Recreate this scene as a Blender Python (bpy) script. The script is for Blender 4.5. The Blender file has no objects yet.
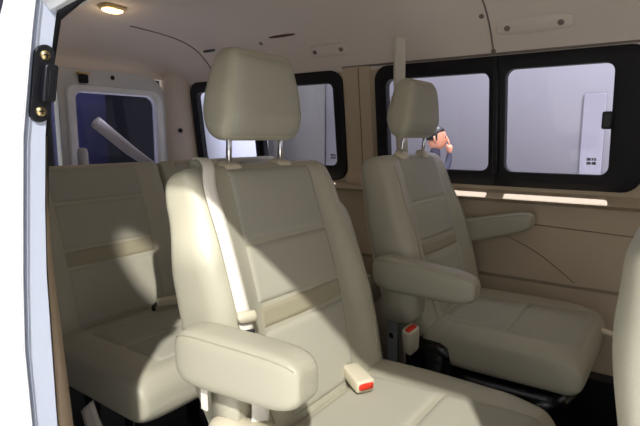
import bpy, bmesh, math, random
from mathutils import Vector, Matrix
random.seed(4)
PI = math.pi
C = bpy.context.scene.collection
sc = bpy.context.scene

# ------------------------------------------------------------------ materials
def srgb(r, g, b):
    f = lambda c: (c/255/12.92) if c/255 <= .04045 else ((c/255+.055)/1.055)**2.4
    return (f(r), f(g), f(b), 1)

def mat(name, col, rough=.5, metal=0, bump=0, scale=200, detail=3, var=0, spec=.5, dots=None, coat=0):
    m = bpy.data.materials.new(name); m.use_nodes = True
    nt = m.node_tree; N = nt.nodes; L = nt.links
    b = N['Principled BSDF']
    b.inputs['Base Color'].default_value = col
    b.inputs['Roughness'].default_value = rough
    b.inputs['Metallic'].default_value = metal
    b.inputs['Specular IOR Level'].default_value = spec
    b.inputs['Coat Weight'].default_value = coat
    tc = N.new('ShaderNodeTexCoord')
    hgt = None
    if bump or var:
        no = N.new('ShaderNodeTexNoise'); no.inputs['Scale'].default_value = scale; no.inputs['Detail'].default_value = detail
        L.new(tc.outputs['Object'], no.inputs['Vector']); hgt = no.outputs['Fac']
    if dots:                                   # woven / perforated cloth: a regular grid of small pits
        sp = N.new('ShaderNodeSeparateXYZ'); L.new(tc.outputs['Object'], sp.inputs[0])
        def wave(sock, k):
            a = N.new('ShaderNodeMath'); a.operation = 'MULTIPLY'; a.inputs[1].default_value = k; L.new(sock, a.inputs[0])
            s = N.new('ShaderNodeMath'); s.operation = 'SINE'; L.new(a.outputs[0], s.inputs[0]); return s.outputs[0]
        pm = N.new('ShaderNodeMath'); pm.operation = 'MULTIPLY'
        ad = N.new('ShaderNodeMath'); ad.operation = 'ADD'; L.new(sp.outputs['X'], ad.inputs[0]); L.new(sp.outputs['Z'], ad.inputs[1])
        L.new(wave(sp.outputs['Y'], dots), pm.inputs[0]); L.new(wave(ad.outputs[0], dots), pm.inputs[1])
        mr = N.new('ShaderNodeMapRange'); mr.inputs[1].default_value = .15; mr.inputs[2].default_value = .6; L.new(pm.outputs[0], mr.inputs[0])
        hgt = mr.outputs[0]
        mx = N.new('ShaderNodeMix'); mx.data_type = 'RGBA'
        mx.inputs[6].default_value = col; mx.inputs[7].default_value = tuple(c*.78 for c in col[:3])+(1,)
        L.new(hgt, mx.inputs[0]); L.new(mx.outputs[2], b.inputs['Base Color'])
    elif var:
        mx = N.new('ShaderNodeMix'); mx.data_type = 'RGBA'
        mx.inputs[6].default_value = tuple(c*(1-var) for c in col[:3])+(1,); mx.inputs[7].default_value = tuple(min(1, c*(1+var)) for c in col[:3])+(1,)
        L.new(hgt, mx.inputs[0]); L.new(mx.outputs[2], b.inputs['Base Color'])
    if bump and hgt:
        bp = N.new('ShaderNodeBump'); bp.inputs['Strength'].default_value = bump; bp.inputs['Distance'].default_value = .002
        if dots: bp.invert = True
        L.new(hgt, bp.inputs['Height']); L.new(bp.outputs[0], b.inputs['Normal'])
    return m

def glass(name, tint, gloss=1.0):
    m = bpy.data.materials.new(name); m.use_nodes = True
    nt = m.node_tree; N = nt.nodes; L = nt.links
    for n in list(N):
        if n.type == 'BSDF_PRINCIPLED': N.remove(n)
    out = [n for n in N if n.type == 'OUTPUT_MATERIAL'][0]
    t = N.new('ShaderNodeBsdfTransparent'); t.inputs[0].default_value = tint
    g = N.new('ShaderNodeBsdfGlossy'); g.inputs['Roughness'].default_value = .02
    fr = N.new('ShaderNodeFresnel'); fr.inputs[0].default_value = 1.45
    ge = N.new('ShaderNodeNewGeometry'); iv = N.new('ShaderNodeMath'); iv.operation = 'SUBTRACT'; iv.inputs[0].default_value = 1; L.new(ge.outputs['Backfacing'], iv.inputs[1])
    pr_ = N.new('ShaderNodeMath'); pr_.operation = 'MULTIPLY'; gm = N.new('ShaderNodeMath'); gm.operation = 'MULTIPLY'; gm.inputs[1].default_value = gloss; L.new(fr.outputs[0], gm.inputs[0]); L.new(gm.outputs[0], pr_.inputs[0]); L.new(iv.outputs[0], pr_.inputs[1])
    mx = N.new('ShaderNodeMixShader'); L.new(pr_.outputs[0], mx.inputs[0]); L.new(t.outputs[0], mx.inputs[1]); L.new(g.outputs[0], mx.inputs[2])
    L.new(mx.outputs[0], out.inputs[0]); return m

def emit(name, col, s):
    m = bpy.data.materials.new(name); m.use_nodes = True
    b = m.node_tree.nodes['Principled BSDF']
    b.inputs['Base Color'].default_value = col; b.inputs['Emission Color'].default_value = col; b.inputs['Emission Strength'].default_value = s
    return m

M = dict(
    leather=mat('cream_leather', srgb(178, 174, 154), .42, bump=.25, scale=420, spec=.4),
    cloth=mat('grey_beige_cloth', srgb(173, 170, 153), .85, bump=.25, scale=900, spec=.2),
    perf=mat('perforated_cloth', srgb(174, 171, 156), .7, bump=.2, dots=1300, spec=.25),
    band=mat('darker_beige_band', srgb(158, 151, 127), .5, bump=.2, scale=420, spec=.4),
    piping=mat('beige_piping', srgb(168, 162, 138), .5),
    cream=mat('cream_plastic', srgb(210, 201, 176), .4),
    trim=mat('beige_wall_trim', srgb(204, 188, 162), .6, bump=.15, scale=500, spec=.3),
    trimdark=mat('beige_trim_groove', srgb(140, 126, 104), .8),
    head=mat('headliner', srgb(232, 222, 212), .9, bump=.15, scale=600, spec=.1),
    headgrey=mat('headliner_seam', srgb(130, 120, 112), .9),
    pillar=mat('pillar_trim', srgb(150, 132, 112), .6, spec=.3),
    white=mat('white_paint', srgb(238, 240, 244), .25, coat=.5),
    jambshade=mat('shaded_white_paint', srgb(198, 206, 224), .35, coat=.3),  # white body paint with the jamb's dimmer shade put into the colour
    greypaint=mat('grey_white_paint', srgb(206, 208, 210), .35, coat=.3),
    rim=mat('pale_painted_rim', srgb(238, 242, 246), .3, coat=.3),
    blackglass=mat('dark_privacy_glass', srgb(12, 13, 34), .1),
    rubber=mat('black_rubber', srgb(20, 20, 24), .55, spec=.3),
    blackp=mat('black_plastic', srgb(14, 15, 22), .35),
    film=mat('black_film', srgb(10, 10, 12), .22, bump=1.0, scale=30, detail=6),
    floorm=mat('black_vinyl_floor', srgb(14, 14, 15), .4, bump=.6, scale=40, detail=5),
    chrome=mat('chrome', (.75, .75, .78, 1), .12, metal=1),
    steel=mat('grey_steel', srgb(130, 132, 136), .4, metal=.7),
    brass=mat('brass_screw', srgb(226, 204, 150), .3, metal=1),
    red=mat('red_button', srgb(222, 52, 30), .4),
    webbing=mat('pale_webbing', srgb(236, 230, 216), .7, bump=.4, scale=700),
    tongue=mat('dark_steel', srgb(90, 92, 96), .35, metal=.8),
    glassm=glass('tinted_window_glass', (.86, .86, .92, 1)),
    glassr=glass('rear_window_glass', (.6, .6, .72, 1), .35),
    hallwhite=mat('pale_hall_wall', srgb(172, 170, 180), .9),
    hallpale=mat('pale_grey_panel', srgb(160, 158, 172), .9),
    hallgrey=mat('grey_hall_panel', srgb(98, 97, 97), .9),
    hallblue=mat('navy_hall_panel', srgb(4, 4, 15), .8),
    hallviolet=mat('violet_hall_panel', srgb(26, 26, 60), .8),
    halllight=mat('pale_blue_hall_panel', srgb(226, 232, 250), .8),
    hallfloor=mat('hall_floor', srgb(160, 158, 155), .6, var=.06, scale=8),
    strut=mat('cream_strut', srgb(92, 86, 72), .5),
    skin=mat('skin', srgb(214, 150, 120), .6), hair=mat('black_hair', srgb(14, 12, 16), .5),
    shirt=mat('dark_shirt', srgb(60, 60, 76), .9), trousers=mat('dark_trousers', srgb(30, 30, 40), .9),
    lamp=emit('warm_lamp_lens', (1, .62, .32, 1), 4),
    mark=mat('grey_print', srgb(132, 132, 144), .8),
    brown=mat('brown_recess', srgb(96, 72, 50), .8),
)

# ------------------------------------------------------------------ helpers
def obj(name, bm, m, parent=None, smooth=True, bevel=0, seg=2, sub=0, angle=None):
    bmesh.ops.recalc_face_normals(bm, faces=bm.faces)
    me = bpy.data.meshes.new(name); bm.to_mesh(me); bm.free()
    o = bpy.data.objects.new(name, me); C.objects.link(o)
    me.materials.append(M[m] if isinstance(m, str) else m)
    if smooth:
        for p in me.polygons: p.use_smooth = True
        if angle: me.set_sharp_from_angle(angle=math.radians(angle))
    if bevel:
        md = o.modifiers.new('bevel', 'BEVEL'); md.width = bevel; md.segments = seg; md.limit_method = 'ANGLE'; md.angle_limit = math.radians(35)
        for p in me.polygons: p.use_smooth = True
        me.set_sharp_from_angle(angle=math.radians(50))
    if sub:
        md = o.modifiers.new('sub', 'SUBSURF'); md.levels = sub; md.render_levels = sub
    if parent: o.parent = parent
    return o

def tag(o, label, cat, group=None):
    o['label'] = label; o['category'] = cat
    if group: o['group'] = group
    return o

def struct(o, label=None, cat=None):
    o['kind'] = 'structure'
    if label: o['label'] = label
    if cat: o['category'] = cat
    return o

def empty(name, loc):
    o = bpy.data.objects.new(name, None); C.objects.link(o); o.location = loc; return o

def box(bm, x0, x1, y0, y1, z0, z1, mtx=None):
    vs = [bm.verts.new((x, y, z)) for x in (x0, x1) for y in (y0, y1) for z in (z0, z1)]
    if mtx:
        for v in vs: v.co = mtx @ v.co
    for f in ((0, 1, 3, 2), (4, 6, 7, 5), (0, 4, 5, 1), (2, 3, 7, 6), (0, 2, 6, 4), (1, 5, 7, 3)):
        bm.faces.new([vs[i] for i in f])
    return vs

def boxbm(*a, mtx=None):
    bm = bmesh.new(); box(bm, *a, mtx=mtx); return bm

def loft(secs, cap=True, bm=None, closed=True):
    bm = bm or bmesh.new()
    rows = [[bm.verts.new(p) for p in s] for s in secs]
    n = len(rows[0])
    for a, b in zip(rows, rows[1:]):
        for i in range(n if closed else n-1):
            j = (i+1) % n
            bm.faces.new((a[i], a[j], b[j], b[i]))
    if cap and closed:
        for row in (rows[0], rows[-1]):
            c = sum((v.co for v in row), Vector())/n
            cv = bm.verts.new(c)
            for i in range(n): bm.faces.new((row[i], row[(i+1) % n], cv))
    return bm

def ring(a, b, e=2.0, n=32):
    out = []
    for i in range(n):
        t = 2*PI*i/n; c, s = math.cos(t), math.sin(t)
        out.append((a*math.copysign(abs(c)**(2/e), c), b*math.copysign(abs(s)**(2/e), s)))
    return out

def tube(path, r, n=12, bm=None, rs=None):
    path = [Vector(p) for p in path]; secs = []
    prev = None
    for i, p in enumerate(path):
        t = (path[min(i+1, len(path)-1)]-path[max(i-1, 0)]).normalized()
        up = prev if prev else (Vector((0, 0, 1)) if abs(t.z) < .9 else Vector((0, 1, 0)))
        a = (up - t*up.dot(t)).normalized(); b = t.cross(a); prev = a
        rr = rs[i] if rs else r
        secs.append([p+a*rr*math.cos(2*PI*k/n)+b*rr*math.sin(2*PI*k/n) for k in range(n)])
    return loft(secs, bm=bm)

def strap(path, normals, w, th=.0016):
    """flat webbing along a path; normals = facing direction at each point"""
    path = [Vector(p) for p in path]; secs = []
    for i, p in enumerate(path):
        t = (path[min(i+1, len(path)-1)]-path[max(i-1, 0)]).normalized()
        nn = Vector(normals[i]); nn = (nn-t*nn.dot(t)).normalized(); s = t.cross(nn)
        secs.append([p+s*u+nn*v for u, v in ((-w/2, -th), (-w/6, -th), (w/6, -th), (w/2, -th), (w/2, th), (w/6, th*1.6), (-w/6, th*1.6), (-w/2, th))])
    return loft(secs)

def smooth_path(pts, n=8):
    pts = [Vector(p) for p in pts]; out = []
    P = [pts[0]*2-pts[1]]+pts+[pts[-1]*2-pts[-2]]
    for i in range(1, len(P)-2):
        for k in range(n):
            t = k/n
            out.append(.5*((2*P[i])+(-P[i-1]+P[i+1])*t+(2*P[i-1]-5*P[i]+4*P[i+1]-P[i+2])*t*t+(-P[i-1]+3*P[i]-3*P[i+1]+P[i+2])*t**3))
    return out+[pts[-1]]

def lerp(tab, s):
    if s <= tab[0][0]: return tab[0][1]
    for (a, u), (b, v) in zip(tab, tab[1:]):
        if s <= b:
            t = (s-a)/(b-a); t = t*t*(3-2*t); return u+(v-u)*t
    return tab[-1][1]

def lin(tab, s):
    if s <= tab[0][0]:
        (a, u), (b, v) = tab[0], tab[1]
    else:
        for (a, u), (b, v) in zip(tab, tab[1:]):
            if s <= b: break
    return u+(v-u)*(s-a)/(b-a)

def sstep(a, b, x):
    t = max(0, min(1, (x-a)/(b-a))); return t*t*(3-2*t)

# ------------------------------------------------------------------ seats
class Back:
    """upholstered seat back; local coords f (forward), y, s (up the back), tilted about (xp, zp)"""
    def __init__(s, xp, zp, tilt, L, W, D, bol, rtop=.05, yoff=0, e=4.5, bow=.012):
        s.xp, s.zp, s.t, s.L, s.W, s.D, s.bol, s.r, s.yo, s.e, s.bow = xp, zp, math.radians(tilt), L, W, D, bol, rtop, yoff, e, bow
    def w(s, h):
        w = lerp(s.W, h); s1 = s.L-s.r
        if h > s1: w -= s.r-math.sqrt(max(0, s.r**2-(h-s1)**2))
        if h < .04: w -= .02*(1-h/.04)**2
        return w
    def d(s, h):
        d = lerp(s.D, h); r = .035; s1 = s.L-r
        if h > s1: d *= .35+.65*math.sqrt(max(0, 1-((h-s1)/r)**2))
        if h < .04: d *= .6+.4*math.sqrt(1-(1-h/.04)**2)
        return d
    def bump(s, y, h):
        u = abs(y)/max(s.w(h), .01)
        k = lerp(s.bol, h)
        return k*(sstep(.52, .82, u)) + s.bow*(1-min(1, u/.6)**2)*math.sin(PI*min(1, h/s.L))
    def pt(s, f, y, h):
        return Vector((s.xp+f*math.cos(s.t)-h*math.sin(s.t), y+s.yo, s.zp+f*math.sin(s.t)+h*math.cos(s.t)))
    def front(s, y, h):
        w, d = s.w(h), s.d(h)
        return d*(max(0, 1-(abs(y)/w)**s.e))**(1/s.e)+s.bump(y, h)
    def shell(s, n=72, m=44):
        secs = []
        for i in range(m+1):
            u = i/m
            h = s.L*(1-(1-u)**1.6) if u > .5 else s.L*(1-.5**1.6)*u/.5
            w, d = s.w(h), s.d(h)
            row = []
            for (a, b) in ring(w, d, s.e, n):
                if b > 0: b += s.bump(a, h)*min(1, b/d*1.2)
                else: b *= 1.25
                row.append(s.pt(b, a, h))
            secs.append(row)
        return loft(secs)
    def patch(s, yf, h0, h1, off=.005, nu=28, nv=28, edge=.012):
        bm = bmesh.new(); rows = []
        for j in range(nv+1):
            h = h0+(h1-h0)*j/nv; a, b = yf(h)
            row = []
            for i in range(nu+1):
                t = i/nu; t = t+.06*math.sin(2*PI*t)*-1
                y = a+(b-a)*t
                e = min(y-a, b-y, h-h0, h1-h)
                o = -.003+(off+.003)*(1-(1-min(1, max(0, e)/edge))**2)
                row.append(bm.verts.new(s.pt(s.front(y, h)+o, y, h)))
            rows.append(row)
        for r0, r1 in zip(rows, rows[1:]):
            for i in range(nu): bm.faces.new((r0[i], r0[i+1], r1[i+1], r1[i]))
        return bm
    def line(s, pts, r=.0025, off=.001):
        return tube([s.pt(s.front(y, h)+off, y, h) for y, h in pts], r, 6)

class Cush:
    """seat cushion lofted along x from xb (rear) to xf (front edge)"""
    def __init__(s, xb, xf, W, zt, th, bol, front=.06, yoff=0, e=4):
        s.xb, s.xf, s.W, s.zt, s.th, s.bol, s.fr, s.yo, s.e = xb, xf, W, zt, th, bol, front, yoff, e
    def par(s, x):
        w = lerp(s.W, x); h = s.th/2; zc = s.zt-h
        q = x-(s.xf-s.fr)
        k = 1
        if q > 0:
            k = math.sqrt(max(0, 1-(q/s.fr)**2)); k = .18+.82*k
            w -= .03*(1-k)
        q = (s.xb+.03)-x
        if q > 0: k = .6+.4*math.sqrt(max(0, 1-(q/.03)**2))
        return w, h*k, zc-(.012*(1-k))
    def bump(s, y, x):
        u = abs(y)/max(.01, s.par(x)[0])
        return s.bol*sstep(.55, .82, u)*sstep(s.xf+.0, s.xf-.12, x)
    def top(s, y, x):
        w, h, zc = s.par(x)
        return zc+h*(max(0, 1-(abs(y)/w)**s.e))**(1/s.e)+s.bump(y, x)
    def shell(s, n=64, m=40):
        secs = []
        for i in range(m+1):
            u = i/m; u = 1-(1-u)**1.5
            x = s.xb+(s.xf-s.xb)*u; w, h, zc = s.par(x)
            row = []
            for a, b in ring(w, h, s.e, n):
                z = zc+b+(s.bump(a, x)*min(1, b/h*1.2) if b > 0 else 0)
                row.append(Vector((x, a+s.yo, z)))
            secs.append(row)
        return loft(secs)
    def patch(s, yf, x0, x1, off=.004, nu=24, nv=24, edge=.014):
        bm = bmesh.new(); rows = []
        for j in range(nv+1):
            x = x0+(x1-x0)*j/nv; a, b = yf(x); row = []
            for i in range(nu+1):
                y = a+(b-a)*i/nu; e = min(y-a, b-y, x-x0, x1-x)
                o = -.003+(off+.003)*(1-(1-min(1, max(0, e)/edge))**2)
                row.append(bm.verts.new((x, y+s.yo, s.top(y, x)+o)))
            rows.append(row)
        for r0, r1 in zip(rows, rows[1:]):
            for i in range(nu): bm.faces.new((r0[i], r0[i+1], r1[i+1], r1[i]))
        return bm

def headrest(bk, parent, h0=.035, h=.20, w=.124, d=.043, yoff=0, f0=.0, lean=-2, cs=.082):
    """padded head restraint on two chrome posts, standing h0 above the top of back bk"""
    base = bk.pt(f0, yoff, bk.L); t = math.radians(lean)
    def P(f, y, z): return base+Vector((f*math.cos(t)-z*math.sin(t), y, f*math.sin(t)+z*math.cos(t)))
    def sec(u):
        k = math.sqrt(max(0, 1-(2*abs(u-.5))**9)); kd = math.sqrt(max(0, 1-(2*abs(u-.5))**4))
        ww = lin([(0, w*.97), (.14, w), (.5, w*.95), (1, w*.73)], u)*(.80+.20*k)
        dd = lin([(0, d*.72), (.3, d), (1, d*.75)], u)*(.3+.7*kd)
        fc = lin([(0, .006), (.4, 0), (1, -.006)], u)
        return ww, dd, fc
    E_ = 4.2
    secs = []; m = 34
    for i in range(m+1):
        u = .5-.5*math.cos(PI*i/m)
        ww, dd, fc = sec(u)
        secs.append([P(fc+(b if b > 0 else b*1.1), a, h0+u*h) for a, b in ring(ww, dd, E_, 72)])
    o = obj('headrest', loft(secs), 'leather', parent)
    bm = bmesh.new(); rows = []
    for j in range(31):
        u = .035+.925*j/30; ww, dd, fc = sec(u); row = []
        for i in range(31):
            y = (-1+2*i/30)*ww*.91
            e = min(i, 30-i, j, 30-j)/3
            off = -.002+.0045*(1-(1-min(1, e))**2)
            row.append(bm.verts.new(P(fc+dd*(1-(abs(y)/ww)**E_)**(1/E_)+off, y, h0+u*h)))
        rows.append(row)
    for r0, r1 in zip(rows, rows[1:]):
        for i in range(30): bm.faces.new((r0[i], r0[i+1], r1[i+1], r1[i]))
    obj('headrest_insert', bm, 'perf', o)
    for sg in (-1, 1):
        obj('post', tube([P(.020, sg*cs-.012, -.03), P(.016, sg*cs-.012, h0+.05)], .0062, 14), 'chrome', o)
        obj('guide_collar', loft([[P(.020+a*k, sg*cs-.012+b*k, zz+.12*(-a)) for a, b in ring(.019, .024, 5, 24)] for zz, k in ((-.03, 1), (.005, 1), (.011, .8))]), 'cream', o)
    return o

def armrest(parent, x0, x1, y, z, h0=.052, h1=.040, w=.036, drop=.0, name='armrest', mtx=None, zf=0):
    secs = []; m = 34
    for i in range(m+1):
        u = .5-.5*math.cos(PI*i/m)
        x = x0+(x1-x0)*u
        k = math.sqrt(max(0, 1-(2*abs(u-.5))**6))
        k2 = .35+.65*k
        hh = (h0+(h1-h0)*u)*k2; ww = w*(.6+.4*k)
        zc = z+zf*u-drop*(1-k)*hh
        secs.append([Vector((x, y+a, zc+b)) for a, b in ring(ww, hh, 4.6, 48)])
    bm = loft(secs)
    if mtx: bmesh.ops.transform(bm, matrix=mtx, verts=bm.verts)
    o = obj(name, bm, 'leather', parent)
    # stitched seam running along the top edge of the outer face
    for sg in (-1, 1):
        path = []
        for i in range(25):
            u = .03+.94*i/24; k = math.sqrt(max(0, 1-(2*abs(u-.5))**6))
            hh = (h0+(h1-h0)*u)*(.35+.65*k); ww = w*(.6+.4*k); t = math.radians(38)
            a = sg*ww*abs(math.cos(t))**(2/4.6); b = hh*abs(math.sin(t))**(2/4.6)
            p = Vector((x0+(x1-x0)*u, y+a*1.005, z+zf*u+b*1.005)); path.append(mtx @ p if mtx else p)
        obj('seam', tube(path, .0011, 6), 'piping', o)
    return o

def buckle(parent, p, d, up, stalk_to, name='buckle', k=1):
    K = k
    """cream seat-belt buckle, red release button on its mouth, black stalk"""
    p = Vector(p); d = Vector(d).normalized(); up = Vector(up); up = (up-d*up.dot(d)).normalized(); s = d.cross(up)
    secs = []
    for u, k in ((-.036, .80), (-.03, .92), (0, 1), (.026, 1.02), (.031, .95)):
        k *= K; secs.append([p+d*u*K+s*a*k+up*b*k for a, b in ring(.019, .0125, 5, 24)])
    o = obj(name, loft(secs), 'cream', parent)
    secs = []
    for u, k in ((.029, 1), (.0335, .93)):
        k *= K; secs.append([p+d*u*K+s*a*k+up*(b*k+.001) for a, b in ring(.0155, .0068, 5, 20)])
    obj('release_button', loft(secs), 'red', o)
    st = smooth_path([p-d*.03, p-d*.045+Vector((0, 0, -.015)), Vector(stalk_to)], 5)
    obj('stalk', tube(st, .0065, 8), 'blackp', o)
    return o

XO = -.45
def captain_seat(yc, name, right_arm, near, x=XO):
    root = empty(name, (x, yc, 0))
    k = -x
    bk = Back(-.632+.45,   .385, 16.5, .573, [(0, .238), (.2, .262), (.36, .256), (.5, .236), (.585, .227)],
              [(0, .066), (.3, .062), (.5, .054), (.585, .048)], [(0, .020), (.3, .024), (.47, .012), (.585, .0)], rtop=.024)
    b = obj('backrest', bk.shell(), 'leather', root)
    yi = lambda h: (-lin([(0, .125), (.25, .158), (.58, .138)], h), lin([(0, .086), (.25, .120), (.58, .132)], h))
    obj('lower_insert', bk.patch(yi, .05, .232), 'cloth', b)
    obj('insert_band', bk.patch(yi, .235, .280, off=.004), 'band', b)
    obj('middle_insert', bk.patch(yi, .283, .402), 'cloth', b)
    obj('upper_insert', bk.patch(yi, .405, .560), 'perf', b)
    for sg in (-1, 1):                       # stitched ridge of each side bolster, and the rear shell seam
        path = [(sg*.80*bk.w(h), h) for h in [.03+.5*i/24 for i in range(25)]]
        obj('bolster_seam', bk.line(path, .0018, .0005), 'piping', b)
    # hard rear shell of the back
    secs = []
    for i in range(25):
        h = .02+.54*i/24; w = bk.w(h)*.84; d = bk.d(h)
        secs.append([bk.pt(-d*1.25+bb+.004, a, h) for a, bb in ring(w, .014, 4, 40)])
    obj('back_shell', loft(secs), 'cream', root)
    headrest(bk, root, h0=.056, h=.187, w=.126, d=.052, yoff=-.012 if near else 0, f0=.006 if near else .022, lean=-5 if near else -8)
    cu = Cush(-.60+.45+.0, .285, [(-.2, .23), (0, .245), (.285, .24)], .446, .125, .016, front=.045, e=5)
    c = obj('cushion', cu.shell(), 'leather', root)
    ci = lambda xx: (-lin([(-.15, .13), (.285, .178)], xx), lin([(-.15, .13), (.285, .170)], xx))
    obj('rear_cushion_insert', cu.patch(ci, -.12, .06), 'cloth', c)
    obj('front_cushion_insert', cu.patch(ci, .063, .268), 'cloth', c)
    # armrests with hinge pivots
    a = armrest(root, -.262 if near else -.285, .018 if near else .025, -.282, .618 if near else .603, h0=.055, h1=.046 if near else .042, zf=.014 if near else -.014)
    obj('hinge_cover', loft([[Vector(((-.18 if near else -.20)+p, -.282+dy, .52+q)) for p, q in ring(.032 if near else .055, .06, 3.6, 32)] for dy in ((.012, .02, .04, .05) if near else (-.022, .012, .022, .05))]), 'leather', root)
    if right_arm == 'down':
        armrest(root, -.30, .03, .278, .622, h0=.05, h1=.036, zf=.085)
    else:
        mt = Matrix.Translation((-.235, 0, .56)) @ Matrix.Rotation(math.radians(-107), 4, 'Y') @ Matrix.Translation((.245, 0, -.612))
        armrest(root, -.27, .03, .246, .605, w=.03, mtx=mt)
    obj('hinge_cover', loft([[Vector((-.20+p, .262+dy, .50+q)) for p, q in ring(.03, .085, 3, 28)] for dy in (-.03, -.015, -.005)]), 'leather', root)
    # recliner covers beside the cushion
    if near:
        secs = []
        for dy, kk in ((.236, 1), (.270, 1), (.282, .93), (.288, .75)):
            secs.append([Vector((-.135+p*kk, -dy, .455+q*kk)) for p, q in ring(.085, .052, 3.4, 36)])
        obj('recliner_cover', loft(secs), 'cream', root)
    # pedestal under black protective film
    secs = []
    for z, kx, ky in ((.0, 1, 1), (.02, 1, 1), (.16, .9, .92), (.26, .98, 1), (.31, 1, 1)):
        secs.append([Vector((.06+p*kx+.004*math.sin(q*90+z*40), q*ky, z)) for p, q in ring(.2, .2, 5, 60)])
    obj('base', loft(secs), 'film', root)
    return root, bk, cu

seatN, bkN, cuN = captain_seat(.860, 'captain_seat', 'up', True)
tag(seatN, 'beige captain seat nearest the door, sunlit, white seat belt down its backrest', 'car seat', 'captain seats of the middle row')
buckle(seatN, (-.098, .052, .474), (.80, -.45, -.12), (0, 0, 1), (-.17, .12, .43), k=1.15)
# webbing tag and grey strap end below the arm
obj('strap_tag', boxbm(-.215, -.20, -.292, -.288, .52, .565), 'webbing', seatN, bevel=.001)
seatF, bkF, cuF = captain_seat(1.605, 'captain_seat', 'down', False)
tag(seatF, 'beige captain seat in shade beside the large side window, both armrests lowered', 'car seat', 'captain seats of the middle row')
buckle(seatF, (-.150, -.315, .425), (.12, -.35, .95), (1, -.3, 0), (-.13, -.25, .27), k=1.25)
obj('film_cover', loft([[Vector((-.13+p*k+.006*math.sin(q*160+z*70), -.225+q*k, z)) for p, q in ring(.075, .03, 4, 40)] for z, k in ((.2, 1.1), (.28, 1), (.32, .96), (.36, 1), (.39, .9), (.40, .6))]), 'film', seatF)
br = obj('bracket', loft([[Vector((-.235+p+.03*(.42-z), -.262+dy, z)) for p, dy in ((-.018, -.004), (.018, -.004), (.018, .004), (-.018, .004))] for z in (.46, .36, .27, .2)]), 'steel', seatF, bevel=.002)
obj('bolt', tube([(-.235, -.262, .40), (-.235, -.272, .40)], .009, 10), 'chrome', br, angle=40)
obj('adjuster_handle', tube(smooth_path([(.24, .14, .40), (.285, .13, .405), (.33, .12, .395), (.35, .115, .38)], 5), .010, 10), 'cream', seatF)

# rear bench: two separate folding seats
def rear_seat(yc, hw, name, n_in):
    root = empty(name, (-1.25, yc, 0))
    bk = Back(-1.485+1.25, .385, 14, .535, [(0, hw-.008), (.2, hw), (.535, hw-.004)], [(0, .06), (.3, .056), (.535, .042)],
              [(0, .012), (.3, .014), (.535, 0)], rtop=.022, e=7, bow=.008)
    b = obj('backrest', bk.shell(n=88), 'leather', root)
    spans = [(-.62*hw, .60*hw)] if n_in == 1 else [(-.84*hw, -.14*hw), (.14*hw, .84*hw)]
    for a0, a1 in spans:
        f = lambda h, a0=a0, a1=a1: (a0, a1)
        obj('lower_insert', bk.patch(f, .03, .21), 'cloth', b)
        obj('insert_band', bk.patch(f, .213, .265, off=.004), 'band', b)
        obj('middle_insert', bk.patch(f, .268, .41), 'cloth', b)
        obj('upper_insert', bk.patch(f, .413, .525), 'perf', b)
    cu = Cush(-1.46+1.25, .255, [(-.2, hw-.006), (.2, hw)], .425, .13, .006, front=.05, e=6)
    c = obj('cushion', cu.shell(n=88), 'leather', root)
    for a0, a1 in spans:
        f = lambda x, a0=a0, a1=a1: (a0, a1)
        obj('rear_cushion_insert', cu.patch(f, -.13, .03), 'cloth', c)
        obj('front_cushion_insert', cu.patch(f, .033, .19), 'cloth', c)
    for sx in (-.1, .1):
        for sy in (-1, 1):
            obj('leg', boxbm(sx-.02, sx+.02, sy*hw*.7-.015, sy*hw*.7+.015, 0, .30), 'blackp', root, bevel=.004)
    return root, bk, cu
rsL, rbL, rcL = rear_seat(.933, .262, 'rear_seat', 1)
tag(rsL, 'single beige rear seat behind the sunlit captain seat, at the white door jamb', 'car seat', 'rear row seats')
obj('side_strap', strap(smooth_path([Vector(p)-Vector((-1.25, .933, 0)) for p in ((-1.225, .665, .30), (-1.18, .653, .27), (-1.13, .645, .235), (-1.09, .645, .16))], 6), [(.3, -1, .4)]*19, .045), 'webbing', rsL)
bt = buckle(rsL, (-.13, .118, .452), (.5, .8, .05), (0, 0, 1), (-.15, .09, .40), k=.95)
rsR, rbR, rcR = rear_seat(1.535, .332, 'rear_seat', 2)
tag(rsR, 'wide beige rear seat mostly hidden behind the captain seats, below the rear side window', 'car seat', 'rear row seats')

# front seat, rear edge of its back just inside the frame
fr = empty('front_seat', (.285, .84, 0))
fb = Back(-.262, .345, .5, .56, [(0, .23), (.25, .25), (.45, .22), (.56, .2)], [(0, .035), (.25, .045), (.42, .062), (.5, .058), (.56, .045)],
          [(0, .03), (.3, .034), (.47, .016), (.56, 0)], rtop=.06)
b = obj('backrest', fb.shell(), 'leather', fr)
obj('insert', fb.patch(lambda h: (-.13, .13), .05, .54), 'cloth', b)
obj('bolster_seam', tube([fb.pt(-fb.d(h)*.55, -fb.w(h)*.985, h) for h in [.05+.46*i/20 for i in range(21)]], .002, 6), 'piping', b)
headrest(fb, fr)
fc = Cush(-.20, .27, [(-.2, .225), (.27, .238)], .425, .13, .02, front=.075)
c = obj('cushion', fc.shell(), 'leather', fr); obj('cushion_insert', fc.patch(lambda x: (-.13, .13), -.14, .22), 'cloth', c)
obj('base', boxbm(-.15, .22, -.19, .19, 0, .30), 'film', fr, bevel=.02)
tag(fr, 'front seat at the right edge, only the pale side of its backrest in view', 'car seat')

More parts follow.
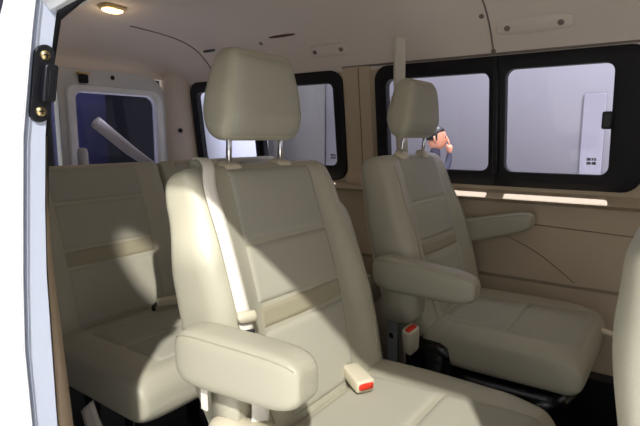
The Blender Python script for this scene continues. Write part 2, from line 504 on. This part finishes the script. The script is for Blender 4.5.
# ------------------------------------------------------------------ seat belts
belt = empty('seat_belt', (-.6, .62, 0))
def bl(p): return Vector(p)-Vector((-.6, .62, 0))
pA = [(-.815, .700, .945), (-.79, .698, .955), (-.745, .676, .943), (-.72, .657, .90), (-.675, .650, .805), (-.625, .638, .69), (-.612, .634, .655)]
nA = [(0, 0, 1), (.2, 0, 1), (.8, -.2, .5), (1, -.3, .25), (1, -.35, .25), (1, -.4, .25), (1, -.4, .2)]
sp = smooth_path(pA, 6); sn = smooth_path(nA, 6)
obj('webbing', strap([bl(p) for p in sp], sn, .025), 'webbing', belt)
pB = [(-.612, .634, .655), (-.595, .630, .60), (-.575, .625, .53), (-.565, .605, .47), (-.565, .592, .38), (-.57, .588, .30)]
nB = [(1, -.4, .2), (1, -.5, .2), (1, -.8, .2), (.7, -1, .1), (.5, -1, 0), (.4, -1, 0)]
obj('lower_webbing', strap([bl(p) for p in smooth_path(pB, 6)], smooth_path(nB, 6), .03), 'webbing', belt)
gd = bmesh.new(); secs = []
for u, k in ((-.006, .85), (0, 1), (.006, .85)):
    secs.append([bl((-.615, .636, .682))+Vector((.9, -.38, .2)).normalized()*(b*k+.002)+Vector((.38, .9, 0)).normalized()*a*k+Vector((-.25, 0, .97))*u*1.6 for a, b in ring(.019, .008, 4, 24)])
obj('belt_stop', loft(secs, bm=gd), 'cream', belt)
tg = bmesh.new(); secs = []
for u, k in ((0, 1), (.03, .8), (.033, .7)):
    secs.append([bl((-.607, .633, .660))+Vector((.9, -.38, .2)).normalized()*b*k+Vector((.38, .9, 0)).normalized()*a*k+Vector((.12, .02, -.98))*u for a, b in ring(.012, .003, 4, 16)])
obj('latch_plate', loft(secs, bm=tg), 'tongue', belt)
tag(belt, 'pale seat belt running down the left side of the sunlit captain seat', 'seat belt')
obj('belt_guide', loft([[bl((-.797+p*k, .712+q*k, z)) for p, q in ring(.018, .030, 4, 32)] for z, k in ((.92, 1), (.945, 1), (.952, .9))]), 'leather', belt)

# ------------------------------------------------------------------ van shell
XR, XF = -2.38, 1.45
def ywall(z):            # inner face of the far side wall
    return lin([(0, 1.965), (.46, 1.965), (.475, 1.955), (.755, 1.945), (.772, 1.898), (.797, 1.985), (1.30, 1.925)], z)
W1 = (-1.092, -.112, .812, 1.285); W2 = (-2.245, -1.255, .800, 1.285)   # outer edges of the two black window frames
ins = .03
xs = sorted(set([XR, W2[0]+ins, W2[1]-ins, W1[0]+ins, W1[1]-ins, XF]+[XR+(XF-XR)*i/20 for i in range(21)]))
zs = sorted(set([0, .2, .46, .475, .60, .755, .772, .797, W1[2]+ins, W1[3]-ins, .9, 1.0, 1.1, 1.2, 1.30]))
bm = bmesh.new(); g = {}
for i, x in enumerate(xs):
    for j, z in enumerate(zs): g[i, j] = bm.verts.new((x, ywall(z), z))
for i in range(len(xs)-1):
    for j in range(len(zs)-1):
        cx, cz = (xs[i]+xs[i+1])/2, (zs[j]+zs[j+1])/2
        if any(w[0]+ins < cx < w[1]-ins and W1[2]+ins < cz < W1[3]-ins for w in (W1, W2)): continue
        bm.faces.new((g[i, j], g[i+1, j], g[i+1, j+1], g[i, j+1]))
wall = obj('wall_right', bm, 'trim', angle=30)
md = wall.modifiers.new('solid', 'SOLIDIFY'); md.thickness = .03; md.offset = 1
struct(wall)
# relief on the lower wall: raised armrest pod behind the seats, grooves
def wall_strip(pts, r, name, m='trimdark', off=-.001):
    return struct(obj(name, tube([(x, ywall(z)+off, z) for x, z in pts], r, 6), m))
wall_strip([(-.66+.055*i, .69-.002*i) for i in range(26)], .002, 'trim_1')
wall_strip([(p.x, p.y) for p in smooth_path([(-.62, .65, 0), (-.52, .625, 0), (-.42, .58, 0), (-.34, .525, 0), (-.29, .485, 0)], 8)], .0016, 'trim_2')
struct(obj('baseboard_right', boxbm(-.85, XF, 1.90, 1.97, 0, .17), 'blackp', bevel=.005))

struct(obj('wall_front', boxbm(XF, XF+.05, .40, 1.98, 0, .95), 'trim'))
# ceiling and cove
SEC = [(.41, 1.185), (.425, 1.26), (.47, 1.36), (.55, 1.43), (.70, 1.485), (.95, 1.515), (1.2, 1.52), (1.45, 1.51), (1.66, 1.485), (1.78, 1.445), (1.85, 1.39), (1.895, 1.335), (1.918, 1.30), (1.924, 1.275)]
def drop(x, z):
    if x > -1.80: return z
    u = min(1, (-1.80-x)/(XR+1.80)*-1); k = .205*(1-math.sqrt(max(0, 1-u*u)))
    return z-k*max(0, min(1, (z-1.28)/.24))
secp = [(p.x, p.y) for p in smooth_path([(a, b, 0) for a, b in SEC], 4)]
cx = [XF-.06*i for i in range(int((XF-XR)/.06)+1)]+[XR+.045, XR+.02, XR+.006, XR]
cx = sorted(set(round(v, 4) for v in cx if v >= XR), reverse=True)
bm = loft([[Vector((x, y, drop(x, z)+.008*math.sin(max(0, -x)*0))) for y, z in secp] for x in cx], closed=False)
ceil = obj('ceiling', bm, 'head'); md = ceil.modifiers.new('solid', 'SOLIDIFY'); md.thickness = .02; md.offset = 1
struct(ceil)
def ceil_pt(y, x, off=.0):
    for (a, b), (c, d) in zip(secp, secp[1:]):
        if a <= y <= c:
            t = (y-a)/(c-a) if c > a else 0
            z = b+(d-b)*t
            nrm = Vector((0, -(d-b), (c-a))).normalized()
            p = Vector((x, y, drop(x, z)))-nrm*off
            return p, -nrm
    return Vector((x, y, 1.3)), Vector((0, -1, 0))
for n, x0 in ((3, -2.03), (4, -.60)):
    struct(obj('trim_%d' % n, tube([ceil_pt(y, x0-(.05 if n == 3 else 0)*((y-1.9)*-2), .001)[0] for y in [1.45+.47*i/30 for i in range(31)]], .003, 6), 'headgrey'))
struct(obj('trim_5', tube([(x, 1.9195, 1.292) for x in (-1.25, -.5, .7)], .004, 6), 'headgrey'))

def plate(name, x, y, L, Wd, h, m, e=4):
    """rounded plate lying on the cove surface, long side along x; returns object origin frame"""
    p, n = ceil_pt(y, x); t = Vector((1, 0, 0)); b = n.cross(t)
    secs = [[p+t*a*k+b*c*k+n*o for a, c in ring(L, Wd, e, 32)] for o, k in ((-.004, 1), (h*.6, 1), (h, .93))]
    return obj(name, loft(secs), m), p, n, t, b
def screw(p, n, r, m, parent, name='screw'):
    t = Vector((1, 0, 0)); b = n.cross(t).normalized()
    secs = [[p+t*a*k+b*c*k+n*o for a, c in ring(r, r, 2, 16)] for o, k in ((-.002, 1), (.002, 1), (.0035, .7))]
    return obj(name, loft(secs), m, parent)
lbl = ['beige mounting pad with two screws above the front half of the large window', 'small beige mounting pad with two screws over the pillar between windows']
for (x0, y0, L, sx), lb in zip(((-.455, 1.868, .125, .085), (-1.29, 1.872, .095, .068)), lbl):
    o, p, n, t, b = plate('mounting_pad', x0, y0, L, .028, .009, 'head')
    tag(o, lb, 'mounting pad', 'mounting pads on the cove')
    for s in (-1, 1): screw(p+t*s*sx+n*.009, n, .010, 'headgrey', o, 'screw')
for (x0, y0), lb in zip(((-.62, 1.83), (-.60, 1.917), (-1.63, 1.82)), ('round plug on the ceiling seam near the top edge', 'small plug at the foot of the ceiling seam, on the large window frame', 'small plug in the ceiling above the headrest of the sunlit seat')):
    p, n = ceil_pt(y0, x0); o = screw(p, n, .009, 'headgrey', None, 'plug'); tag(o, lb, 'plug', 'plugs in the headliner')
for (x0, y0, L, m), lb in zip(((-1.985, 1.815, .06, 'blackp'), (-1.49, 1.80, .075, 'brown')), ('short black slot in the cove above the rear side window', 'longer brown slot in the ceiling above the sunlit seat headrest')):
    o, p, n, t, b = plate('slot', x0, y0, L, .0075, .0015, m, 2.4); tag(o, lb, 'slot', 'slots in the cove')

# dome lamp
p, n = ceil_pt(1.27, -1.93)
lampr = empty('ceiling_lamp', p)
obj('housing', loft([[Vector((a*k, c*k, z)) for a, c in ring(.034, .052, 4, 32)] for z, k in ((.004, 1), (-.008, 1), (-.012, .9))]), 'brass', lampr)
obj('lens', loft([[Vector((a*k, c*k, z)) for a, c in ring(.025, .042, 4, 32)] for z, k in ((-.010, 1), (-.020, .9), (-.024, .6))]), 'lamp', lampr)
tag(lampr, 'small lit dome lamp with warm lens on the ceiling', 'lamp')

# drip rail added outside the roof edge to keep top light off the seats
struct(obj('trim_11', loft([[Vector((x, y, z)) for y, z in ((1.93, 1.325), (2.0, 1.335), (2.0, 1.345), (1.92, 1.36))] for x in (XR, XF)]), 'white', angle=30))
# floor
struct(obj('floor', boxbm(XR, XF, .40, 1.98, -.04, 0), 'floorm'))

# ------------------------------------------------------------------ windows
def rrect(x0, x1, z0, z1, rs, k=7):
    """rounded rectangle, corners in order (x1,z1),(x0,z1),(x0,z0),(x1,z0)"""
    out = []
    for (cx, cz, sx, sz, a0), r in zip(((x1, z1, -1, -1, 0), (x0, z1, 1, -1, 90), (x0, z0, 1, 1, 180), (x1, z0, -1, 1, 270)), rs):
        for i in range(k):
            a = math.radians(a0+90*i/(k-1)); out.append((cx+sx*r+r*math.cos(a), cz+sz*r+r*math.sin(a)))
    return out
def rframe(bm, outer, inner, fn, d0, d1, lip=.004):
    """frame between two matching outlines; fn(u, v, depth) -> 3-D point"""
    n = len(outer)
    mo = [(o[0]*.88+i[0]*.12, o[1]*.88+i[1]*.12) for o, i in zip(outer, inner)]
    mi = [(o[0]*.15+i[0]*.85, o[1]*.15+i[1]*.85) for o, i in zip(outer, inner)]
    loops = [(outer, d1), (outer, d0+lip), (mo, d0), (mi, d0), (inner, d0+lip), (inner, d1)]
    rows = [[bm.verts.new(fn(u, v, d)) for u, v in pts] for pts, d in loops]
    rows.append(rows[0])
    for a, b in zip(rows, rows[1:]):
        for i in range(n):
            j = (i+1) % n; bm.faces.new((a[i], a[j], b[j], b[i]))
def panel(bm, pts, fn, d0, d1):
    a = [bm.verts.new(fn(u, v, d0)) for u, v in pts]; b = [bm.verts.new(fn(u, v, d1)) for u, v in pts]
    bm.faces.new(a); bm.faces.new(b[::-1])
    for i in range(len(a)):
        j = (i+1) % len(a); bm.faces.new((a[i], b[i], b[j], a[j]))
wf = lambda x, z, d: Vector((x, 1.985-(z-.797)*(.06/.503)+d, z))
def glass_mark(parent, x, z, w, fn):
    bm = bmesh.new()
    for q, (a, b, c, d) in enumerate(((0, .45, 0, .42), (.55, 1, 0, .42), (0, .45, .58, 1), (.55, .72, .58, 1), (.80, 1, .58, 1))):
        panel(bm, [(x+w*a, z+w*.8*c), (x+w*b, z+w*.8*c), (x+w*b, z+w*.8*d), (x+w*a, z+w*.8*d)], fn, .0125, .0135)
    return obj('glass_marking', bm, 'mark', parent, smooth=False)
def side_window(name, box4, panes, latch):
    x0, x1, z0, z1 = box4
    bm = bmesh.new()
    mids = [x0]+[(panes[i][1]+panes[i+1][0])/2 for i in range(len(panes)-1)]+[x1]
    R = .06
    for i, p in enumerate(panes):
        a, b = mids[i], mids[i+1]
        rl = R if i == 0 else .0005; rr = R if i == len(panes)-1 else .0005
        rframe(bm, rrect(a, b, z0, z1, (rr, rl, rl, rr)), rrect(p[0], p[1], p[2], p[3], (.03,)*4), wf, -.014, .022)
    fr = struct(obj(name, bm, 'rubber', angle=40))
    for i, p in enumerate(panes):
        bm = bmesh.new()
        panel(bm, rrect(p[0]-.004, p[1]+.004, p[2]-.004, p[3]+.004, (.03,)*4), wf, .014, .018)
        obj('pane', bm, 'glassm', fr, smooth=False)
        if i < len(panes)-1:
            obj('sliding_rail', boxbm(mids[i+1]-.008, mids[i+1]+.008, 1.93, 1.942, z0+.05, z1-.04,
                mtx=Matrix.Translation((0, 1.94, 1.04)) @ Matrix.Rotation(.116, 4, 'X') @ Matrix.Translation((0, -1.945, -1.04))), 'blackp', fr, bevel=.003)
    if latch:
        q = panes[-1]
        bm = bmesh.new(); box(bm, q[1]-.027, q[1]+.004, 1.925, 1.945, 1.022, 1.08)
        obj('latch', bm, 'blackp', fr, bevel=.006)
    return fr
w1 = side_window('window_1', W1, [(-1.04, -.614, .868, 1.230), (-.555, -.212, .868, 1.236)], True)
glass_mark(w1, -.282, .902, .029, wf)
w2 = side_window('window_2', W2, [(-2.20, -1.80, .865, 1.232), (-1.745, -1.305, .865, 1.232)], False)
glass_mark(w2, -1.355, .895, .028, wf)

# ------------------------------------------------------------------ rear doors and rear wall
XD = -2.35
rf = lambda y, z, d: Vector((XD+d, y, z))
def rear_door(name, sgn):
    Y = lambda a: 1.2+sgn*a          # a measured from the van's centre line
    def outl(pts): return [(Y(a), z) for a, z in pts]
    bm = bmesh.new()
    rframe(bm, outl(rrect(.045, .645, .0, 1.315, (.14, .03, .02, .02))), outl(rrect(.085, .605, .80, 1.235, (.075, .045, .03, .03))), lambda y, z, d: rf(y, z, -d), 0, .04)
    d = struct(obj(name, bm, 'greypaint', angle=40))
    bm = bmesh.new()
    rframe(bm, outl(rrect(.080, .610, .795, 1.24, (.075, .045, .03, .03))), outl(rrect(.125, .565, .83, 1.203, (.05, .03, .03, .03))), lambda y, z, d: rf(y, z, -d), -.016, .02, .012)
    obj('window_rim', bm, 'rim', d, angle=60)
    bm = bmesh.new()
    panel(bm, outl(rrect(.118, .572, .823, 1.21, (.05, .03, .03, .03))), rf, -.012, -.008)
    obj('pane', bm, 'glassr', d, smooth=False)
    for a, z, r in ((.325, 1.285, .011), (.105, .90, .007), (.105, .872, .006)):
        obj('hole', tube([(XD-.002, Y(a), z), (XD+.0025, Y(a), z)], r, 14), 'rubber', d, angle=40)
    l = obj('latch', boxbm(XD-.004, XD+.03, Y(.165)-.018, Y(.165)+.018, 1.245, 1.285), 'rubber', d, bevel=.006)
    obj('latch_plate', boxbm(XD, XD+.028, Y(.165)-.028, Y(.165)+.028, 1.285, 1.297), 'brass', l, bevel=.003)
    return d
d1 = rear_door('door_1', 1); d2 = rear_door('door_2', -1)
bm = bmesh.new()
box(bm, XR-.01, XR+.02, 1.835, 2.0, 0, 1.34); box(bm, XR-.01, XR+.02, .36, .565, 0, 1.34); box(bm, XR-.02, XR+.015, .36, 2.0, 1.30, 1.46)
struct(obj('wall_back', bm, 'head', smooth=False))
# curved D-pillar trim beside the rear door, with its belt anchor hole
secs = []
for i in range(25):
    z = .0+1.33*i/24; bulge = .035*sstep(1.33, .9, z)
    secs.append([Vector((XR+.01, 1.84-.01*sstep(1.3, 1.0, z), z)), Vector((XR+.05, 1.845, z)), Vector((-2.30, 1.875+.0*bulge, z)), Vector((-2.26, 1.915, z)), Vector((-2.255, ywall(min(1.3, max(.8, z)))+.01, z)), Vector((XR+.01, 1.99, z))])
dp = struct(obj('trim_6', loft(secs), 'head', angle=50))
obj('anchor_hole', tube([(-2.29, 1.885, 1.03), (-2.283, 1.876, 1.03)], .012, 14), 'rubber', dp, angle=40)
# B-pillar trim between the side windows
secs = []
for i in range(20):
    z = .79+.50*i/19
    secs.append([Vector((x, ywall(max(.79, z))-o, z)) for x, o in ((-1.25, -.01), (-1.245, .010), (-1.215, .016), (-1.145, .016), (-1.115, .010), (-1.11, -.01))])
pt = struct(obj('trim_7', loft(secs), 'trim', angle=50))
obj('seam', tube([(-1.165, ywall(z)-.017, z) for z in (.8, 1.0, 1.285)], .002, 6), 'trimdark', pt)
# upright post behind the rear seat
tag(obj('post', loft([[Vector((-2.02+a*k, 1.155+b*k, z)) for a, b in ring(.020, .020, 2.4, 20)] for z, k in ((.0, 1), (.93, 1), (.945, .85), (.952, .5))]), 'greypaint'), 'grey round-topped post standing behind the rear seat, below the rear door window', 'post')

# belt of the far seat: from a slot in the cove down the pillar
fbelt = empty('seat_belt', (-.93, 1.88, 1.38))
fl = lambda p: Vector(p)-Vector((-.93, 1.88, 1.38))
pf = smooth_path([(-.945, 1.868, 1.392), (-.945, 1.862, 1.36), (-.945, 1.862, 1.2), (-.93, 1.87, .95), (-.90, 1.885, .6), (-.88, 1.88, .02)], 6)
obj('webbing', strap([fl(p) for p in pf], [(0.25, -1, 0)]*len(pf), .046), 'webbing', fbelt)
n_ = Vector((0, -.8, -.35)).normalized()
obj('upper_guide', loft([[fl((-.94, 1.872, 1.385))+Vector((a*k, 0, 0))+Vector((0, -.4, .9)).normalized()*b*k+n_*o for a, b in ring(.038, .02, 4, 28)] for o, k in ((-.012, 1), (.006, 1), (.012, .85))]), 'head', fbelt)
tag(fbelt, 'beige seat belt hanging down the pillar behind the shaded captain seat', 'seat belt')

# ------------------------------------------------------------------ near side: jamb, seal, trim, sliding door
YO = [(-.1, .335), (.30, .328), (.576, .326), (.725, .325), (.995, .347), (1.118, .367), (1.186, .379), (1.30, .405)]
YI = [(-.1, .366), (.30, .362), (.559, .362), (.835, .365), (.994, .378), (1.107, .394), (1.193, .412), (1.30, .44)]
def prof(tab, z): return lin(tab, z)
zz = [-.1+.1*i for i in range(13)]+[1.15, 1.2, 1.26]
secs = []
for x in (-.75, -.757, -1.4, XR):
    k = .004 if x == -.75 else 0
    secs.append([Vector((x, prof(YO, z)+k, z)) for z in zz]+[Vector((x, prof(YI, z)-k, z)) for z in reversed(zz)])
def prism(secs):
    bm = bmesh.new(); rows = [[bm.verts.new(p) for p in s] for s in secs]; n = len(rows[0])
    for a, b in zip(rows, rows[1:]):
        for i in range(n): bm.faces.new((a[i], a[(i+1) % n], b[(i+1) % n], b[i]))
    h = n//2
    for r in (rows[0], rows[-1]):
        for i in range(h-1): bm.faces.new((r[i], r[i+1], r[n-2-i], r[n-1-i]))
    return bm
wl = struct(obj('wall_left', prism(secs), 'jambshade', angle=40))
bm = bmesh.new(); panel(bm, rrect(-2.1, -.79, .86, 1.235, (.03,)*4), lambda x, z, d: Vector((x, prof(YO, z)+d, z)), -.005, -.001)
struct(obj('window_3', bm, 'blackglass', smooth=False))
# header above the opening (roof rail)
rail = [(x, .395, 1.176+.13*(x+.75)*(.6 if x > -.3 else 1)) for x in (-.76, -.70, -.6, -.5, -.4, -.2, 0, .3, .75, XF)]
secs = [[Vector((x, y+.0, z)), Vector((x, y+.03, z+.004)), Vector((x, y+.035, z+.12)), Vector((x, y-.02, z+.12)), Vector((x, y-.02, z+.02))] for x, y, z in smooth_path(rail, 5)]
struct(obj('trim_8', loft(secs), 'white', angle=40))
# front door and pillar ahead of the opening
secs = [[Vector((x, prof(YO, z), z)) for z in zz]+[Vector((x, prof(YI, z)+.02, z)) for z in reversed(zz)] for x in (.46, .9, XF)]
struct(obj('door_3', prism(secs), 'white', angle=40))
# black seal following the opening
seal = [(-.766, prof(YI, z)+.0035, z) for z in [-.05+.06*i for i in range(20)]]
seal += [(-.760, .410, 1.168), (-.74, .411, 1.176)]+[(x, y+.016, z+.004) for x, y, z in rail[1:]]
bs = struct(obj('trim_9', tube(seal, .0055, 10), 'rubber'))
# pillar trim inside the jamb, widening toward the floor
secs = []
for i in range(22):
    z = 1.0-1.0*i/21
    y0 = prof(YI, z); w = lin([(0, .044), (.54, .034), (.91, .008), (1.0, .003)], z)
    secs.append([Vector((-.757, y0+.002, z)), Vector((-.765, y0+.002+w*.8, z)), Vector((-.785, y0+.004+w, z)), Vector((-1.35, y0+.004+w, z)), Vector((-1.35, y0, z))])
struct(obj('trim_10', loft(secs), 'pillar', angle=50))
# striker
def jm(z): return .5*(prof(YO, z)+prof(YI, z))+.003
zc = 1.073
sk = empty('door_striker', (-.75, jm(zc), zc))
ln = (jm(1.126)-jm(1.02))/.106
jf = lambda u, v, d: Vector((d, u+ln*v, v))
bm = bmesh.new(); panel(bm, rrect(-.0165, .0125, -.054, .054, (.0143,)*4), jf, -.002, .004)
obj('plate', bm, 'blackp', sk, bevel=.0012)
bm = bmesh.new(); panel(bm, rrect(-.006, .0125, -.026, .026, (.004,)*4), jf, .003, .016)
cv = obj('catch', bm, 'blackp', sk, bevel=.002)
bm = bmesh.new(); panel(bm, rrect(.0, .0075, -.018, .018, (.003,)*4), jf, .0155, .0175)
obj('slot', bm, 'rubber', cv, bevel=.0005)
for v in (-.039, .039):
    s_ = obj('screw', tube([jf(-.002, v, .003), jf(-.002, v, .0055), jf(-.002, v, .008)], .0068, 16, rs=[.0072, .0072, .0045]), 'brass', sk, angle=50)
    bm = bmesh.new(); box(bm, .0062, .0086, -.004, .004, v-.001, v+.001); box(bm, .0062, .0086, -.001, .001, v-.004, v+.004)
    bmesh.ops.translate(bm, vec=(0, ln*v-.002, 0), verts=bm.verts); obj('cross_slot', bm, 'blackp', s_, smooth=False)
tag(sk, 'black door striker plate with two brass screws on the white jamb', 'striker plate')
# open sliding door standing outside the body, its front edge toward the camera
def dy(z): return prof(YO, z)-.003
secs = []
for x, k in ((-.742, .006), (-.749, 0), (-1.2, 0), (-1.85, 0)):
    secs.append([Vector((x, dy(z)-(.034+.16*max(0, 1.18-z))+k+.03*sstep(.7, .0, z), z)) for z in zz]+[Vector((x, dy(z)-k, z)) for z in reversed(zz)])
sd = empty('sliding_door', (-1.28, .28, -.1))
bm = prism(secs); bmesh.ops.translate(bm, vec=(1.28, -.28, .1), verts=bm.verts)
obj('door_panel', bm, 'white', sd, angle=40)
bm = tube([(-.7405+1.28, dy(z)-.005-.28, z+.1) for z in zz], .0012, 6); obj('edge_seal', bm, 'greypaint', sd)
bm = bmesh.new(); ow = lambda z: dy(z)-(.034+.16*max(0, 1.18-z))
panel(bm, rrect(-1.75, -.760, 1.04, 1.235, (.02,)*4), lambda x, z, d: Vector((x+1.28, ow(z)+d-.28, z+.1)), -.005, .001)
obj('door_window', bm, 'blackglass', sd, smooth=False)
tag(sd, 'white sliding door slid open, front edge at the left side', 'sliding door')

# ------------------------------------------------------------------ exhibition hall outside
struct(obj('ground', boxbm(-12, 9, -9, 9, -.66, -.6), 'hallfloor'))
bm = bmesh.new(); box(bm, -5.2, 4.5, 7.0, 7.15, -.6, 4.0)
struct(obj('wall_hall', bm, 'hallwhite'), None)
tag(obj('display_panel', boxbm(-6.1, -4.88, 6.96, 6.995, -.6, 3.6), 'hallgrey'), 'tall grey display panel seen through the rear side window', 'display panel')
tag(obj('display_panel', boxbm(-7.9, -6.15, 6.85, 6.95, -.6, 3.2), 'halllight'), 'pale blue display panel glimpsed below the headrest of the sunlit seat', 'display panel')
struct(obj('wall_hall_rear', boxbm(-9.15, -9, -8, 7, -.6, 5), 'hallblue'))
tag(obj('banner', boxbm(-8.4, -8.3, 4.3, 5.22, -.6, 3.2), 'hallviolet'), 'violet banner seen through the left part of the rear door window', 'banner')
st_ = empty('diagonal_strut', (-4.2, 2.55, -.6))
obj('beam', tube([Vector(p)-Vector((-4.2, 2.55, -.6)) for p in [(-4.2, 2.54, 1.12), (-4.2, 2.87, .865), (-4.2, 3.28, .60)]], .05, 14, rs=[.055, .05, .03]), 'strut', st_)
obj('foot', boxbm(-.03, .03, .68, .74, 0, 1.24), 'hallblue', st_)
tag(st_, 'cream diagonal strut seen through the rear door window', 'strut')
lp = empty('reflection_panel', (-.95, 6.97, -.6)); obj('panel', boxbm(-.12, .12, -.01, .025, 0, 2.1), 'hallpale', lp, bevel=.01)  # panel on the hall wall imitating a faint reflection in the window glass
tag(lp, 'pale upright panel imitating a window reflection near the latch', 'panel')

# passer-by outside the far window
def skin_mesh(name, pts, edges, rad, m, parent, lv=2):
    me = bpy.data.meshes.new(name); me.from_pydata(pts, edges, []); o = bpy.data.objects.new(name, me); C.objects.link(o)
    me.materials.append(M[m]); o.parent = parent
    sk = o.modifiers.new('skin', 'SKIN'); sk.use_smooth_shade = True
    for v, r in zip(me.skin_vertices[0].data, rad): v.radius = (r, r) if not isinstance(r, tuple) else r
    me.skin_vertices[0].data[0].use_root = True
    s = o.modifiers.new('sub', 'SUBSURF'); s.levels = lv; s.render_levels = lv
    return o
PX, PY = -2.11, 4.98
pr = empty('person', (PX, PY, -.6)); pr.rotation_euler = (0, 0, math.radians(-70)); pr.scale = (.972,)*3
body = [(0, 0, .92), (0, 0, 1.15), (0, 0, 1.36), (0, 0, 1.46), (0, .015, 1.55),
        (-.18, 0, 1.38), (-.24, .0, 1.12), (-.23, .06, .90), (.18, 0, 1.38), (.23, .06, 1.14), (.11, .15, 1.38), (.075, .155, 1.48),
        (-.10, 0, .86), (-.11, .03, .48), (-.12, -.01, .08), (-.12, .13, .03), (.10, 0, .86), (.11, .04, .48), (.12, 0, .08), (.12, .14, .03)]
ed = [(0, 1), (1, 2), (2, 3), (3, 4), (2, 5), (5, 6), (6, 7), (2, 8), (8, 9), (9, 10), (10, 11), (0, 12), (12, 13), (13, 14), (14, 15), (0, 16), (16, 17), (17, 18), (18, 19)]
rd = [(.15, .10), (.14, .10), (.16, .10), (.06, .06), (.05, .05), .06, .048, .036, .06, .048, .036, .03, .085, .06, .042, .035, .085, .06, .042, .035]
skin_mesh('body', body, ed, rd, 'shirt', pr)
bm = bmesh.new(); secs = []
for i in range(17):
    u = i/16; z = 1.50+.235*u; k = math.sqrt(max(.02, 1-(2*abs(u-.5))**2.6))
    secs.append([Vector((a, .02+b+(.012 if b > 0 and .3 < u < .45 else 0)*(1-min(1, abs(a)/.03)), z)) for a, b in ring(.074*k*(.85+.15*min(1, u*2.5)), .096*k, 2.3, 24)])
hd = obj('head', loft(secs, bm=bm), 'skin', pr)
obj('nose', tube([(0, .11, 1.645), (0, .133, 1.605), (0, .118, 1.598)], .012, 8, rs=[.008, .014, .01]), 'skin', hd)
for s in (-1, 1):
    obj('eye', tube([(s*.03, .104, 1.635), (s*.03, .114, 1.635)], .009, 8), 'hair', hd); obj('ear', tube([(s*.070, .01, 1.58), (s*.08, 0, 1.61), (s*.076, -.005, 1.645)], .012, 8), 'skin', hd)
obj('mouth', tube([(-.022, .112, 1.557), (0, .117, 1.555), (.022, .112, 1.557)], .005, 6), 'red', hd)
secs = []
for i in range(14):
    u = i/13; z = 1.60+.15*u; k = math.sqrt(max(.02, 1-u**3))
    secs.append([Vector((a, (b if b < 0 else b*(.25+.75*sstep(.45, .7, u)))+.012, z)) for a, b in ring(.084*k, .108*k, 2.3, 28)])
obj('hair', loft(secs), 'hair', hd)
hb = bmesh.new(); tube([(.075, .155, 1.47), (.07, .15, 1.52), (.064, .145, 1.55)], .03, 10, bm=hb, rs=[.024, .036, .03])
for k in range(4): tube([(.049+.012*k, .150-.003*k, 1.54), (.045+.012*k, .148, 1.58), (.041+.011*k, .132, 1.605)], .008, 8, bm=hb, rs=[.009, .008, .006])
tube([(.095, .15, 1.515), (.10, .135, 1.54), (.095, .12, 1.56)], .009, 8, bm=hb, rs=[.011, .010, .007])
obj('hand', hb, 'skin', pr)
tag(pr, 'black-haired person with a hand raised to the face, outside the large window', 'person')

# ------------------------------------------------------------------ light
w = bpy.data.worlds.new('World'); sc.world = w; w.use_nodes = True
bg = w.node_tree.nodes['Background']; bg.inputs[0].default_value = (.78, .785, .84, 1); bg.inputs[1].default_value = 1.0
def sun(name, d, s, col, ang):
    l = bpy.data.lights.new(name, 'SUN'); l.energy = s; l.color = col; l.angle = math.radians(ang)
    o = bpy.data.objects.new(name, l); C.objects.link(o); o.rotation_euler = Vector(d).to_track_quat('-Z', 'Y').to_euler(); return o
sun('hall_key_light', (-.84, 1, -1.2), 4.3, (1, .98, .94), 1.6)
l = bpy.data.lights.new('added_wall_wash', 'AREA'); l.energy = 70; l.size = 4; l.size_y = 1; l.shape = 'RECTANGLE'  # added lamp, only there to brighten the hall wall behind the windows
o = bpy.data.objects.new('added_wall_wash', l); C.objects.link(o); o.location = (0, 4.6, 5.0); o.rotation_euler = (Vector((0, 7, .8))-o.location).to_track_quat('-Z', 'Y').to_euler()
sun('hall_top_light', (.05, -.17, -1), 9.0, (1, .98, .95), 1)
def spot(name, loc, tgt, e, deg, blend, col=(1, .97, .92), r=.03):
    l = bpy.data.lights.new(name, 'SPOT'); l.energy = e; l.spot_size = math.radians(deg); l.spot_blend = blend; l.color = col; l.shadow_soft_size = r
    o = bpy.data.objects.new(name, l); C.objects.link(o); o.location = loc; o.rotation_euler = (Vector(tgt)-Vector(loc)).to_track_quat('-Z', 'Y').to_euler(); return o
tg_ = Vector((-1.51, 1.085, .515)); dd = Vector((1.5, -1, .74))
so = spot('hall_spot_light', tg_+dd*3.2, tg_, 1700, 2.9, .15)
q = (-dd).to_track_quat('-Z', 'Y'); v = Vector((.08, .13, -.25)); lx, ly = q @ Vector((1, 0, 0)), q @ Vector((0, 1, 0))
so.rotation_euler = (q @ Matrix.Rotation(math.atan2(v.dot(ly), v.dot(lx)), 3, 'Z').to_quaternion()).to_euler(); so.scale = (1, .38, 1)
l = bpy.data.lights.new('dome_light', 'POINT'); l.energy = .2; l.color = (1, .75, .45); l.shadow_soft_size = .03
o = bpy.data.objects.new('dome_light', l); C.objects.link(o); o.location = ceil_pt(1.27, -1.93, .05)[0]

# ------------------------------------------------------------------ camera
cam = bpy.data.cameras.new('Camera'); cam.sensor_width = 36; cam.lens = 512/640*36; cam.clip_start = .02
co = bpy.data.objects.new('Camera', cam); C.objects.link(co); co.location = (0, 0, 1.0)
co.rotation_euler = (math.radians(90)-math.atan(77/512), 0, math.radians(35.5))
sc.camera = co
sc.view_settings.view_transform = 'Standard'; sc.view_settings.look = 'None'; sc.view_settings.gamma = 1; sc.view_settings.use_curve_mapping = False
sc.view_settings.exposure = 0
